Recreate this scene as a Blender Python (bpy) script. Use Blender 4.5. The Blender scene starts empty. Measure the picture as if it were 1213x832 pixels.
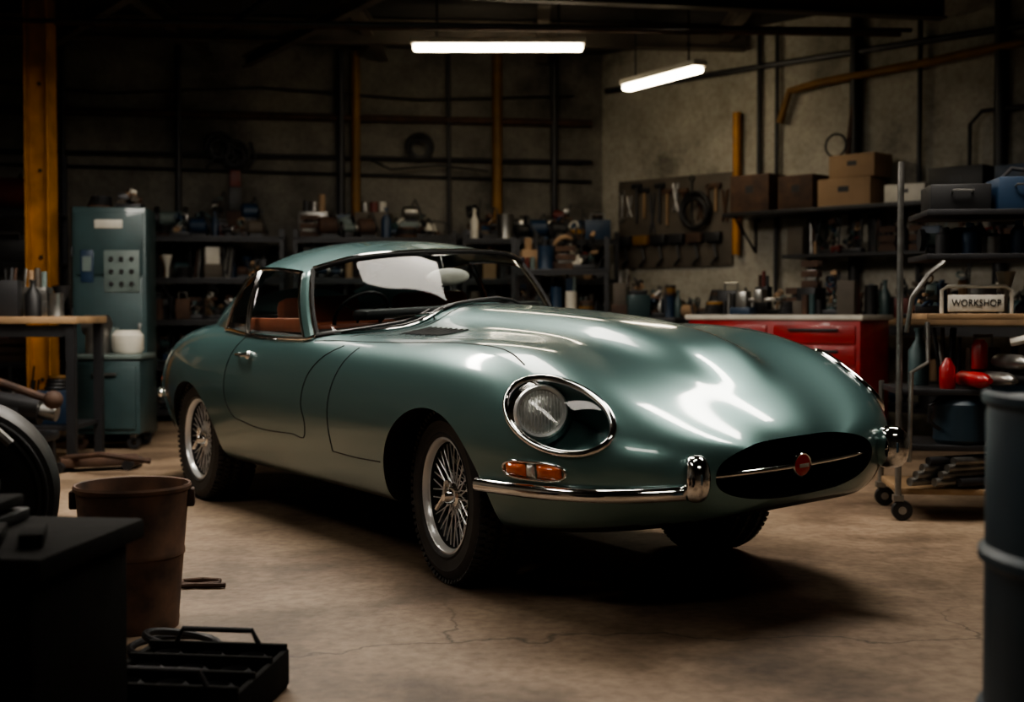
import bpy, bmesh, math, random
import numpy as np
from mathutils import Vector, Matrix
from mathutils.bvhtree import BVHTree
R = random.Random(7)
sc = bpy.context.scene

# ------------------------------------------------------------ materials
def pmat(name, col, rough=0.6, metal=0.0, var=0.25, scale=8.0, bump=0.0, coat=0.0, rust=None, emit=None, es=0, spec=None):
    m = bpy.data.materials.new(name); m.use_nodes = True
    nt = m.node_tree; b = nt.nodes['Principled BSDF']
    tc = nt.nodes.new('ShaderNodeTexCoord')
    n = nt.nodes.new('ShaderNodeTexNoise'); n.inputs['Scale'].default_value = scale; n.inputs['Detail'].default_value = 6
    nt.links.new(tc.outputs['Object'], n.inputs['Vector'])
    r = nt.nodes.new('ShaderNodeValToRGB')
    r.color_ramp.elements[0].position = 0.3; r.color_ramp.elements[1].position = 0.7
    c2 = rust if rust else [c*(1-var) for c in col]
    r.color_ramp.elements[0].color = (*c2, 1); r.color_ramp.elements[1].color = (*col, 1)
    nt.links.new(n.outputs['Fac'], r.inputs['Fac'])
    nt.links.new(r.outputs['Color'], b.inputs['Base Color'])
    b.inputs['Roughness'].default_value = rough; b.inputs['Metallic'].default_value = metal
    b.inputs['Coat Weight'].default_value = coat; b.inputs['Coat Roughness'].default_value = 0.04
    if spec is not None: b.inputs['Specular IOR Level'].default_value = spec
    if bump:
        bp = nt.nodes.new('ShaderNodeBump'); bp.inputs['Strength'].default_value = bump; bp.inputs['Distance'].default_value = 0.01
        nt.links.new(n.outputs['Fac'], bp.inputs['Height']); nt.links.new(bp.outputs['Normal'], b.inputs['Normal'])
    if emit:
        b.inputs['Emission Color'].default_value = (*emit, 1); b.inputs['Emission Strength'].default_value = es
    return m

M = {}
M['black'] = pmat('black_paint', (.012,.012,.013), .5)
M['dark'] = pmat('dark_steel', (.035,.035,.038), .45, .4, bump=.1)
M['beam'] = pmat('painted_beam', (.11,.09,.07), .7, var=.5, scale=3)
M['steel'] = pmat('worn_steel', (.38,.37,.35), .35, .9, var=.5)
M['chrome'] = pmat('chrome', (.90,.90,.89), .08, 1.0, var=.05)
M['spoke'] = pmat('wheel_chrome', (.88,.88,.88), .28, .5, var=.05)
M['blue'] = pmat('blue_paint', (.014,.036,.075), .45)
M['red'] = pmat('red_paint', (.33,.009,.011), .38, var=.35, coat=.3)
M['dred'] = pmat('faded_red', (.12,.02,.015), .5, var=.35)
M['tan'] = pmat('cardboard', (.32,.21,.125), .8, scale=4)
M['wood'] = pmat('bench_wood', (.34,.22,.12), .65, var=.45, scale=5)
M['rust'] = pmat('rusty_steel', (.10,.055,.035), .75, .3, rust=(.04,.025,.02), bump=.3)
M['bucket'] = pmat('bucket_rust', (.17,.09,.055), .75, .1, rust=(.05,.03,.022), bump=.35, scale=9)
M['white'] = pmat('offwhite_plastic', (.60,.57,.50), .5)
M['yellow'] = pmat('yellow_paint', (.50,.21,.015), .5, var=.5, scale=5)
M['dyellow'] = pmat('old_yellow_pipe', (.24,.12,.02), .6, var=.6, scale=3)
M['green'] = pmat('cabinet_green', (.040,.076,.080), .45, .1, var=.45, scale=3, coat=.15)
M['greenl'] = pmat('cabinet_green_light', (.14,.18,.17), .5, var=.3)
M['rubber'] = pmat('tyre_rubber', (.034,.032,.031), .6, var=.3, scale=20, bump=.05)
M['leather'] = pmat('tan_leather', (.36,.10,.048), .5)
M['amber'] = pmat('amber_lens', (.85,.16,.03), .15, coat=1)
M['redlens'] = pmat('red_lens', (.5,.02,.02), .15, coat=1)
M['lens'] = pmat('clear_lens', (.90,.90,.86), .12, .35, var=.35, scale=50, bump=.5, coat=1)
M['seam'] = pmat('panel_gap', (.006,.008,.008), .7)
M['tube'] = pmat('fluorescent_tube', (1,.95,.85), .4, emit=(1,.86,.62), es=25)
M['panel'] = pmat('lamp_diffuser', (1,.95,.85), .4, emit=(1,.92,.81), es=60)
M['panel2']=pmat('lamp_diffuser_b',(1,.95,.85),.4,emit=(1,.92,.81),es=50)
M['panel3']=pmat('fill_diffuser_c',(1,.95,.85),.4,emit=(1,.92,.81),es=20)
M['panel4']=pmat('fill_diffuser_d',(1,.95,.85),.4,emit=(1,.92,.81),es=13)
M['panel5']=pmat('lamp_diffuser_e',(1,.95,.85),.4,emit=(1,.92,.81),es=12)
M['blackbox'] = pmat('black_iron', (.008,.0075,.007), .85, 0, bump=.3, scale=12, spec=.12)
M['barrel'] = pmat('barrel_blue', (.014,.036,.055), .5, .1, var=.4, scale=4)
PAL = ['dark','blue','rust','tan','rust','dark','steel','black','green','dark','black','dred','white','beam','beam','blue','steel','greenl','tan']

def carpaint():
    m = bpy.data.materials.new('car_paint_green'); m.use_nodes = True
    nt = m.node_tree; b = nt.nodes['Principled BSDF']
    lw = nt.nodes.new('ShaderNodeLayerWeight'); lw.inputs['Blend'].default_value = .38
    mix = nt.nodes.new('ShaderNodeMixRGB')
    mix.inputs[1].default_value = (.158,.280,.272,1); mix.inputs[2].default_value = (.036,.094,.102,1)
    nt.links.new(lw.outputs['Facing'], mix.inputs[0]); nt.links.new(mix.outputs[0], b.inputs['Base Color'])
    b.inputs['Metallic'].default_value = .55; b.inputs['Roughness'].default_value = .36
    b.inputs['Coat Weight'].default_value = 1; b.inputs['Coat Roughness'].default_value = .08; b.inputs['Coat IOR'].default_value=1.5
    return m
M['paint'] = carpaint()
def glassmat(name, tint, f0=.05, mx_=.9):
    m = bpy.data.materials.new(name); m.use_nodes = True
    nt = m.node_tree; nt.nodes.clear()
    o = nt.nodes.new('ShaderNodeOutputMaterial'); mx = nt.nodes.new('ShaderNodeMixShader')
    lw = nt.nodes.new('ShaderNodeLayerWeight'); lw.inputs['Blend'].default_value=.5
    pw = nt.nodes.new('ShaderNodeMath'); pw.operation='POWER'; pw.inputs[1].default_value=4.5
    mr = nt.nodes.new('ShaderNodeMapRange'); mr.inputs['To Min'].default_value=f0; mr.inputs['To Max'].default_value=mx_
    t = nt.nodes.new('ShaderNodeBsdfTransparent'); t.inputs[0].default_value = (*tint, 1)
    g = nt.nodes.new('ShaderNodeBsdfGlossy'); g.inputs['Roughness'].default_value = .05
    nt.links.new(lw.outputs['Facing'], pw.inputs[0]); nt.links.new(pw.outputs[0], mr.inputs['Value'])
    nt.links.new(mr.outputs[0], mx.inputs[0]); nt.links.new(t.outputs[0], mx.inputs[1]); nt.links.new(g.outputs[0], mx.inputs[2])
    nt.links.new(mx.outputs[0], o.inputs[0]); return m
M['glass'] = glassmat('window_glass', (.88,.93,.93), .045)
M['cover'] = glassmat('headlight_glass', (.97,.99,.99), .03, .6)

# ------------------------------------------------------------ mesh builder
class MB:
    def __init__(s): s.v=[]; s.f=[]; s.m=[]; s.mats=[]; s.sm=[]
    def mi(s, k):
        if k not in s.mats: s.mats.append(k)
        return s.mats.index(k)
    def add(s, vs, fs, mat, smooth=True):
        o=len(s.v); s.v += [tuple(v) for v in vs]; i=s.mi(mat)
        for f in fs: s.f.append([o+j for j in f]); s.m.append(i); s.sm.append(smooth)
    def box(s, c, size, mat, rot=0.0, tilt=None, taper=1.0, bev=0.0):
        bm=bmesh.new(); bmesh.ops.create_cube(bm,size=1)
        for v in bm.verts:
            t=taper if v.co.z>0 else 1
            v.co=Vector((v.co.x*size[0]*t, v.co.y*size[1]*t, v.co.z*size[2]))
        if bev: bmesh.ops.bevel(bm,geom=bm.edges[:],offset=bev,segments=2,affect='EDGES',profile=.5)
        mt=Matrix.Translation(c)@Matrix.Rotation(rot,4,'Z')
        if tilt: mt=mt@Matrix.Rotation(tilt[0],4,'X')@Matrix.Rotation(tilt[1],4,'Y')
        bm.verts.ensure_lookup_table(); bm.verts.index_update()
        s.add([mt@v.co for v in bm.verts],[[v.index for v in f.verts] for f in bm.faces],mat,bool(bev)); bm.free()
    def cyl(s, p0, p1, r0, mat, r1=None, seg=16, caps=True):
        if r1 is None: r1=r0
        p0=Vector(p0);p1=Vector(p1);d=(p1-p0).normalized()
        a=d.orthogonal().normalized(); b=d.cross(a)
        vs=[];fs=[]
        for p,r in((p0,r0),(p1,r1)):
            for i in range(seg):
                t=2*math.pi*i/seg; vs.append(p+(a*math.cos(t)+b*math.sin(t))*r)
        for i in range(seg):
            j=(i+1)%seg; fs.append([i,j,seg+j,seg+i])
        if caps: fs.append(list(range(seg))[::-1]); fs.append(list(range(seg,2*seg)))
        s.add(vs,fs,mat)
    def lathe(s, prof, mat, origin=(0,0,0), axis=(0,0,1), seg=32, a0=None, scale=(1,1)):
        d=Vector(axis).normalized(); a=Vector(a0) if a0 else d.orthogonal().normalized(); b=d.cross(a); o=Vector(origin)
        vs=[];fs=[]
        for r,h in prof:
            for i in range(seg):
                t=2*math.pi*i/seg; vs.append(o+d*h+(a*math.cos(t)*scale[0]+b*math.sin(t)*scale[1])*r)
        for k in range(len(prof)-1):
            for i in range(seg):
                j=(i+1)%seg; fs.append([k*seg+i,k*seg+j,(k+1)*seg+j,(k+1)*seg+i])
        s.add(vs,fs,mat)
    def ball(s, c, r, mat, sc=(1,1,1), seg=16, ring=10):
        prof=[(max(1e-4,math.sin(math.pi*k/ring)),-math.cos(math.pi*k/ring)) for k in range(ring+1)]
        o=len(s.v); s.lathe(prof,mat,seg=seg,a0=(1,0,0))
        for i in range(o,len(s.v)):
            x,y,z=s.v[i]; s.v[i]=(c[0]+x*r*sc[0],c[1]+y*r*sc[1],c[2]+z*r*sc[2])
    def tube(s, pts, r, mat, seg=8, closed=False, flat=None):
        pts=[Vector(p) for p in pts]; n=len(pts); vs=[];fs=[]; pa=None
        for k in range(n):
            if closed: d=(pts[(k+1)%n]-pts[k-1])
            else: d=pts[min(k+1,n-1)]-pts[max(k-1,0)]
            if d.length<1e-9: d=Vector((0,0,1))
            d.normalize()
            if pa is None: a=d.orthogonal().normalized()
            else:
                a=pa-d*pa.dot(d)
                a = a.normalized() if a.length>1e-6 else d.orthogonal().normalized()
            pa=a; b=d.cross(a)
            for i in range(seg):
                t=2*math.pi*i/seg; vs.append(pts[k]+(a*math.cos(t)+b*math.sin(t))*r)
        m=n if closed else n-1
        for k in range(m):
            k2=(k+1)%n
            for i in range(seg):
                j=(i+1)%seg; fs.append([k*seg+i,k*seg+j,k2*seg+j,k2*seg+i])
        if not closed: fs.append(list(range(seg))[::-1]); fs.append([(n-1)*seg+i for i in range(seg)])
        s.add(vs,fs,mat)
    def ringt(s, c, rad, r, mat, axis=(0,0,1), seg=28, arc=1.0, a0=None):
        d=Vector(axis).normalized(); a=Vector(a0) if a0 else d.orthogonal().normalized(); b=d.cross(a); c=Vector(c)
        n=int(seg*arc)+(0 if arc>=1 else 1)
        s.tube([c+(a*math.cos(2*math.pi*i/seg)+b*math.sin(2*math.pi*i/seg))*rad for i in range(n)],r,mat,closed=arc>=1)
    def grid(s, G, mat, close_u=False, close_v=False):
        G=np.asarray(G); nu,nv=G.shape[:2]; fs=[]
        for i in range(nu if close_u else nu-1):
            for j in range(nv if close_v else nv-1):
                i2=(i+1)%nu;j2=(j+1)%nv; fs.append([i*nv+j,i*nv+j2,i2*nv+j2,i2*nv+j])
        s.add([tuple(p) for p in G.reshape(-1,3)],fs,mat)
    def obj(s, name, parent=None, loc=(0,0,0), rot=0.0, angle=35, smooth=True, recalc=False):
        me=bpy.data.meshes.new(name); me.from_pydata(s.v,[],s.f)
        for k in s.mats: me.materials.append(M[k])
        me.polygons.foreach_set('material_index',s.m)
        me.polygons.foreach_set('use_smooth',[True]*len(s.f) if smooth else [False]*len(s.f))
        me.update()
        if recalc:
            bm=bmesh.new(); bm.from_mesh(me); bmesh.ops.remove_doubles(bm,verts=bm.verts,dist=1e-5); bmesh.ops.recalc_face_normals(bm,faces=bm.faces); bm.to_mesh(me); bm.free()
        try: me.set_sharp_from_angle(angle=math.radians(angle))
        except Exception: pass
        o=bpy.data.objects.new(name,me); sc.collection.objects.link(o)
        o.location=loc; o.rotation_euler=(0,0,rot)
        if parent: o.parent=parent
        return o
def empty(name,loc=(0,0,0),rot=0.0):
    E=bpy.data.objects.new(name,None); sc.collection.objects.link(E); E.location=loc; E.rotation_euler=(0,0,rot); return E

# ------------------------------------------------------------ room shell
H=3.75
P=[(-5.5,12.2),(.95,13.2),(6.0,8.36),(6.0,-3.0),(-5.5,-3.0)]
def concrete(name, c1, c2, c3, rough, floor=False):
    m=bpy.data.materials.new(name); m.use_nodes=True; nt=m.node_tree; b=nt.nodes['Principled BSDF']
    tc=nt.nodes.new('ShaderNodeTexCoord')
    n1=nt.nodes.new('ShaderNodeTexNoise'); n1.inputs['Scale'].default_value=.9; n1.inputs['Detail'].default_value=10; n1.inputs['Roughness'].default_value=.65
    n2=nt.nodes.new('ShaderNodeTexNoise'); n2.inputs['Scale'].default_value=22; n2.inputs['Detail'].default_value=8
    nt.links.new(tc.outputs['Object'],n1.inputs['Vector']); nt.links.new(tc.outputs['Object'],n2.inputs['Vector'])
    r=nt.nodes.new('ShaderNodeValToRGB'); e=r.color_ramp.elements
    e[0].position=.36; e[0].color=(*c1,1); e[1].position=.64; e[1].color=(*c3,1)
    x=e.new(.48); x.color=(*c2,1)
    nt.links.new(n1.outputs['Fac'],r.inputs['Fac'])
    mx=nt.nodes.new('ShaderNodeMixRGB'); mx.blend_type='MULTIPLY'; mx.inputs[0].default_value=.6 if floor else .35
    r2=nt.nodes.new('ShaderNodeValToRGB'); r2.color_ramp.elements[0].position=.32; r2.color_ramp.elements[0].color=(.5,.45,.4,1); r2.color_ramp.elements[1].position=.6
    nt.links.new(n2.outputs['Fac'],r2.inputs['Fac']); nt.links.new(r.outputs[0],mx.inputs[1]); nt.links.new(r2.outputs[0],mx.inputs[2])
    out=mx.outputs[0]
    if floor:
        v=nt.nodes.new('ShaderNodeTexVoronoi'); v.feature='DISTANCE_TO_EDGE'; v.inputs['Scale'].default_value=.42
        nd=nt.nodes.new('ShaderNodeTexNoise'); nd.inputs['Scale'].default_value=2.5; nd.inputs['Detail'].default_value=5
        ad=nt.nodes.new('ShaderNodeMixRGB'); ad.blend_type='ADD'; ad.inputs[0].default_value=.45
        nt.links.new(tc.outputs['Object'],nd.inputs['Vector']); nt.links.new(tc.outputs['Object'],ad.inputs[1]); nt.links.new(nd.outputs['Color'],ad.inputs[2])
        nt.links.new(ad.outputs[0],v.inputs['Vector'])
        cr=nt.nodes.new('ShaderNodeValToRGB'); cr.color_ramp.elements[0].position=.0012; cr.color_ramp.elements[0].color=(.2,.18,.16,1); cr.color_ramp.elements[1].position=.0032
        nt.links.new(v.outputs['Distance'],cr.inputs['Fac'])
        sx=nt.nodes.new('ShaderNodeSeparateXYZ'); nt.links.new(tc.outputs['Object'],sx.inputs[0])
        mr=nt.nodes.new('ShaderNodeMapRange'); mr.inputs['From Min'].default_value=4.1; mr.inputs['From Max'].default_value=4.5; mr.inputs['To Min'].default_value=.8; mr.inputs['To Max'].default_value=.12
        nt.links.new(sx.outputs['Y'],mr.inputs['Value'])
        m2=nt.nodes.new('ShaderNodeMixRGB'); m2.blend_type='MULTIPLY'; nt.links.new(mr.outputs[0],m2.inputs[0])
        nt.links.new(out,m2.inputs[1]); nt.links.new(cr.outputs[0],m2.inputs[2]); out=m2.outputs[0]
        n3=nt.nodes.new('ShaderNodeTexNoise'); n3.inputs['Scale'].default_value=1.7; n3.inputs['Detail'].default_value=5
        nt.links.new(tc.outputs['Object'],n3.inputs['Vector'])
        r3=nt.nodes.new('ShaderNodeValToRGB'); r3.color_ramp.elements[0].position=.36; r3.color_ramp.elements[0].color=(.38,.35,.31,1); r3.color_ramp.elements[1].position=.52
        nt.links.new(n3.outputs['Fac'],r3.inputs['Fac'])
        m3=nt.nodes.new('ShaderNodeMixRGB'); m3.blend_type='MULTIPLY'; m3.inputs[0].default_value=.75
        nt.links.new(out,m3.inputs[1]); nt.links.new(r3.outputs[0],m3.inputs[2]); out=m3.outputs[0]
    nt.links.new(out,b.inputs['Base Color']); b.inputs['Roughness'].default_value=rough
    bp=nt.nodes.new('ShaderNodeBump'); bp.inputs['Strength'].default_value=.3 if floor else .12; bp.inputs['Distance'].default_value=.01
    nt.links.new(n2.outputs['Fac'],bp.inputs['Height']); nt.links.new(bp.outputs[0],b.inputs['Normal'])
    return m
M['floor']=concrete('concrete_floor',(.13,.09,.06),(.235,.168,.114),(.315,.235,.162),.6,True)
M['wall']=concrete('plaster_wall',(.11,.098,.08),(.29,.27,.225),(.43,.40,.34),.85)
M['wallb']=concrete('plaster_wall_dirty_shaded',(.05,.045,.038),(.12,.11,.095),(.20,.185,.155),.85)  # dirty plaster, also darkened in colour to stand in for dimmer light
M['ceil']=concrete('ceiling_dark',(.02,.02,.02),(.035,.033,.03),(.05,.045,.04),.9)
def flat(name,pts,z0,z1,mat):
    mb=MB(); n=len(pts)
    mb.add([(x,y,z0) for x,y in pts]+[(x,y,z1) for x,y in pts],
      [list(range(n))[::-1],list(range(n,2*n))]+[[i,(i+1)%n,n+(i+1)%n,n+i] for i in range(n)],mat)
    o=mb.obj(name,smooth=False); return o
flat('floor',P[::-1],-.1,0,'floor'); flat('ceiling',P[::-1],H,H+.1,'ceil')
for nm,a,b in (('back',0,1),('right',1,2),('side',2,3),('front',3,4),('left',4,0)):
    A=Vector((*P[a],0));B=Vector((*P[b],0)); d=(B-A); L=d.length; d.normalize(); nrm=Vector((-d.y,d.x,0))
    mb=MB(); c=(A+B)/2+nrm*.05
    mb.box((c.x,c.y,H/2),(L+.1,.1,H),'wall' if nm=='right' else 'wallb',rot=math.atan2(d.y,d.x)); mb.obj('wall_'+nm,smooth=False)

# ============================================================ CAR
CAR=empty('sports_car',(.35,5.20,0),math.atan2(-.834,.551))
SH=.05
def shear(o):
    for v in o.data.vertices: v.co.z += SH*v.co.y
    o.data.update()

#   x     zc    zf   yf   hw   zw   zb   wb
ST=[(-3.81,.665,.66,.12,.22,.63,.59,.15),
    (-3.775,.75,.74,.33,.48,.64,.51,.40),
    (-3.64,.87,.85,.47,.64,.65,.43,.54),
    (-3.35,.97,.955,.56,.76,.675,.36,.67),
    (-2.98,1.01,1.01,.62,.825,.70,.32,.74),
    (-2.64,1.02,1.025,.65,.85,.705,.31,.765),
    (-2.2,1.01,1.015,.69,.845,.69,.30,.76),
    (-1.75,1.01,1.00,.70,.83,.68,.30,.75),
    (-1.3,1.025,.99,.69,.815,.67,.30,.745),
    (-.9,1.04,.97,.66,.81,.66,.30,.74),
    (-.4,1.02,.97,.635,.82,.66,.30,.745),
    (0,.995,.975,.625,.832,.655,.30,.75),
    (.38,.955,.945,.62,.828,.635,.305,.74),
    (.68,.885,.865,.60,.79,.61,.33,.69),
    (.88,.81,.775,.545,.725,.59,.355,.61),
    (1.02,.73,.695,.46,.615,.565,.38,.50),
    (1.115,.66,.635,.33,.45,.545,.405,.35),
    (1.165,.60,.585,.16,.24,.535,.45,.17),
    (1.178,.56,.555,.04,.07,.53,.50,.05)]
secs=[]
for x,zc,zf,yf,hw,zw,zb,wb in ST:
    zv=.5*(zc+zf)-.018
    k=min(1,hw/.6)
    h=[(0,zc),(yf*.25,zc-.003*k),(yf*.5,zc-(zc-zv)*.75),(yf*.75,.45*zv+.55*zf),(yf*.93,zf),
       (yf+(hw-yf)*.42,zf-(zf-zw)*.13),(yf+(hw-yf)*.82,zf-(zf-zw)*.48),(hw,zw),
       (hw-.25*(hw-wb),zw-(zw-zb)*.42),(hw-.65*(hw-wb),zw-(zw-zb)*.78),(wb-.02,zb),(wb*.8,zb-.02*k),(wb*.4,zb-.02*k),(0,zb-.02*k)]
    full=[(y,z) for y,z in h]+[(-y,z) for y,z in h[-2:0:-1]]
    secs.append([(x,y,z) for y,z in full])
C=np.array(secs)
def herm(A,ts,per,closed=False):
    n=len(A); out=[]
    if closed:
        for i in range(n):
            p0,p1,p2,p3=A[i-1],A[i],A[(i+1)%n],A[(i+2)%n]
            for k in range(per):
                t=k/per; out.append(.5*((2*p1)+(-p0+p2)*t+(2*p0-5*p1+4*p2-p3)*t*t+(-p0+3*p1-3*p2+p3)*t**3))
        return np.array(out)
    h=np.diff(ts); d=[(A[i+1]-A[i])/h[i] for i in range(n-1)]; m=[]
    for i in range(n):
        if i==0: m.append(d[0])
        elif i==n-1: m.append(d[-1])
        else: m.append((h[i]*d[i-1]+h[i-1]*d[i])/(h[i]+h[i-1]))
    for i in range(n-1):
        for k in range(per):
            t=k/per; out.append((2*t**3-3*t*t+1)*A[i]+(t**3-2*t*t+t)*h[i]*m[i]+(-2*t**3+3*t*t)*A[i+1]+(t**3-t*t)*h[i]*m[i+1])
    out.append(A[-1]); return np.array(out)
S=np.array(ST); kd=np.sqrt(np.diff(S[:,0])**2+np.diff(S[:,4])**2+np.diff(S[:,1])**2); ts=np.concatenate([[0],np.cumsum(kd)])
G=herm(C,ts,12)
G=np.transpose(herm(np.transpose(G,(1,0,2)),None,5,True),(1,0,2))
for _ in range(20):
    G[1:-1]=.25*G[:-2]+.5*G[1:-1]+.25*G[2:]
for _ in range(7):
    G=.25*np.roll(G,1,1)+.5*G+.25*np.roll(G,-1,1)
# bonnet bulge
X,Y,Z=G[...,0],G[...,1],G[...,2]
e=np.clip((.97-X)/.5,0,1); wid=(.25+.03*np.clip(-X,0,1))*np.sqrt(np.clip(1-(1-e)**2,1e-4,1))
q=np.clip(1-(Y/wid)**2,0,1); q=np.clip(q*1.5,0,1); q=q*q*(3-2*q)
eh=np.clip(e*1.6,0,1); eh=eh*eh*(3-2*eh)
back=np.clip((X+1.25)/.25,0,1)
Z+= np.where(Z>.62, .050*q*eh*back, 0)
Gt=G.copy()
for _ in range(3):
    Gt[1:-1]=.25*Gt[:-2]+.5*Gt[1:-1]+.25*Gt[2:]
    Gt=.25*np.roll(Gt,1,1)+.5*Gt+.25*np.roll(Gt,-1,1)
G=Gt
nu,nv=G.shape[:2]
verts=[tuple(p) for p in G.reshape(-1,3)]
faces=[]
for i in range(nu-1):
    for j in range(nv):
        j2=(j+1)%nv; faces.append([i*nv+j,i*nv+j2,(i+1)*nv+j2,(i+1)*nv+j][::-1])
c0=len(verts); verts.append(tuple(G[0].mean(0))); verts.append(tuple(G[-1].mean(0)+np.array([.002,0,0])))
for j in range(nv):
    j2=(j+1)%nv; faces.append([c0,j,j2]); faces.append([c0+1,(nu-1)*nv+j2,(nu-1)*nv+j])
bvh=BVHTree.FromPolygons([Vector(v) for v in verts],faces)
def cast(o,d):
    h=bvh.ray_cast(Vector(o),Vector(d).normalized()); return (h[0],h[1])
def side(x,z,sgn=-1):
    p,n=cast((x,sgn*2,z),(0,-sgn,0)); return p
def top(x,y):
    p,n=cast((x,y,3),(0,0,-1)); return p
def rad(cx,th,z,off=0.0):
    d=Vector((math.cos(th),math.sin(th),0)); p,n=cast(Vector((cx,0,z))+d*3,-d)
    return p+d*off

# greenhouse columns : Bx,By,Tx,Ty,Tz,Sx
COL=[(-.96,0,-1.36,0,1.352,-1.44),(-.975,.15,-1.365,.13,1.351,-1.46),(-1.01,.30,-1.38,.27,1.345,-1.49),(-1.07,.44,-1.405,.385,1.333,-1.53),
 (-1.16,.56,-1.45,.475,1.315,-1.58),(-1.28,.645,-1.51,.54,1.292,-1.64),(-1.33,.672,-1.55,.563,1.284,-1.70),(-1.65,.69,-1.79,.572,1.305,-1.87),
 (-1.96,.692,-2.03,.568,1.312,-2.07),(-2.0,.690,-2.065,.565,1.311,-2.10),(-2.17,.682,-2.18,.556,1.298,-2.22),(-2.36,.665,-2.29,.545,1.265,-2.36),
 (-2.75,.61,-2.66,.47,1.20,-2.70),(-3.1,.47,-2.98,.34,1.11,-2.98),(-3.34,.25,-3.12,.16,1.06,-3.10),(-3.40,0,-3.16,0,1.05,-3.13)]
COL=[(bx+(.03 if i<6 else .02 if i==6 else 0), by*(1.07 if i<12 else 1.04), tx+(.04 if i<6 else .02 if i==6 else 0), ty*(1.13 if i<12 else 1.08), tz-(.006 if 3<i<12 else 0), sx) for i,(bx,by,tx,ty,tz,sx) in enumerate(COL)]
def spz(x): return float(np.interp(-x,[1.3,1.44,1.6,1.75,1.9,2.05,2.2,2.35,2.5,2.65,2.8,3.0,3.2,3.4],[1.335,1.372,1.405,1.427,1.438,1.44,1.433,1.412,1.38,1.335,1.28,1.19,1.08,.99]))
rows=[]
full=COL+[(a,-b,c,-d,e_,f) for a,b,c,d,e_,f in COL[-2:0:-1]]
NG,NR=10,14
for (bx,by,tx,ty,tz,sx) in full:
    bz=top(bx,by).z-.006
    col=[]
    for k in range(NG):
        s=k/NG; bul=.018*math.sin(math.pi*s)
        ny=(1 if by>0 else -1)*min(1,abs(by)/.5)
        fx= (1 if bx>-1.3 else 0)*(1-min(1,abs(by)/.7))
        col.append((bx+(tx-bx)*s+bul*fx*1.2, by+(ty-by)*s+bul*ny, bz+(tz-bz)*s+bul*fx))
    sz=spz(sx)
    for k in range(NR+1):
        s=k/NR
        col.append((tx+(sx-tx)*s, ty*(1-s), tz+(sz-tz)*(1-(1-s)**2.3)))
    rows.append(col)
GG=herm(np.array(rows),None,5,True)
PER=5; ncol=len(full)
for _ in range(3):
    GG[:,NG+2:-1]=.25*GG[:,NG+1:-2]+.5*GG[:,NG+2:-1]+.25*GG[:,NG+3:]
gh_ring=[(GG[i,0,0],GG[i,0,1]) for i in range(GG.shape[0])]

def inside(px,py,poly):
    r=False; n=len(poly); j=n-1
    for i in range(n):
        xi,yi=poly[i]; xj,yj=poly[j]
        if ((yi>py)!=(yj>py)) and (px<(xj-xi)*(py-yi)/(yj-yi)+xi): r=not r
        j=i
    return r
ring_s=[((x+2.1)*.985-2.1,y*.975) for x,y in gh_ring]
me=bpy.data.meshes.new('body_shell'); me.from_pydata(verts,[],faces); me.update()
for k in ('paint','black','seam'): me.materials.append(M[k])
for p in me.polygons:
    p.use_smooth=True
    c=p.center
    if c.z>.8 and c.x<-.9 and inside(c.x,c.y,ring_s): p.material_index=1
    elif p.normal.z<-.8 and c.z<.45: p.material_index=1
body=bpy.data.objects.new('body_shell',me); sc.collection.objects.link(body)

cuts=[]
HL_c=Vector((.71,-.70,.728)); HL_L=Vector((.90,.25,-.36)).normalized()
n0=Vector((.42,-.52,.74)); HL_n=(n0-HL_L*n0.dot(HL_L)).normalized(); HL_S=HL_n.cross(HL_L).normalized()
HA,HB=.228,.108
def mir(v,s): return Vector((v[0],v[1]*(-s),v[2]))
def pcyl(sect,dvec,mi):
    n=len(sect); me=bpy.data.meshes.new('c'); v=[tuple(p) for p in sect]+[tuple(p+dvec) for p in sect]
    f=[list(range(n))[::-1],list(range(n,2*n))]+[[i,(i+1)%n,n+(i+1)%n,n+i] for i in range(n)]
    me.from_pydata(v,[],f)
    for k in ('paint','black','seam'): me.materials.append(M[k])
    for p in me.polygons: p.material_index=mi; p.use_smooth=True
    bm=bmesh.new(); bm.from_mesh(me); bmesh.ops.recalc_face_normals(bm,faces=bm.faces); bm.to_mesh(me); bm.free()
    o=bpy.data.objects.new('c',me); sc.collection.objects.link(o); cuts.append(o)
WX=[(0,.41,.345),(-2.66,.39,.345)]
for wx,wr,wz in WX:
    for s in (-1,1):
        pcyl([Vector((wx+wr*math.cos(t)*1.0,s*.36,wz+wr*.93*math.sin(t))) for t in np.linspace(0,2*math.pi,97)[:-1]],Vector((0,s*.84,0)),1)
def sup(t,a,b,p=2.4):
    c,s=math.cos(t),math.sin(t); return a*math.copysign(abs(c)**(2/p),c), b*math.copysign(abs(s)**(2/p),s)
pcyl([Vector((.72,sup(t,.375,.10)[0],.53+sup(t,.375,.10)[1])) for t in np.linspace(0,2*math.pi,81)[:-1]],Vector((.8,0,0)),2)
for s in (-1,1):
    base=mir(HL_c,s)-mir(HL_n,s)*.15
    pcyl([base+mir(HL_L,s)*HA*math.cos(t)+mir(HL_S,s)*HB*math.sin(t) for t in np.linspace(0,2*math.pi,65)[:-1]],mir(HL_n,s)*.6,0)
for c in cuts:
    md=body.modifiers.new('b','BOOLEAN'); md.object=c; md.operation='DIFFERENCE'; md.solver='EXACT'
dg=bpy.context.evaluated_depsgraph_get(); me2=bpy.data.meshes.new_from_object(body.evaluated_get(dg))
body.modifiers.clear(); body.data=me2
for c in cuts: bpy.data.objects.remove(c)
for p in me2.polygons: p.use_smooth=True
me2.set_sharp_from_angle(angle=math.radians(32))
body.name='body_shell'; body.parent=CAR; shear(body)

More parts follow.
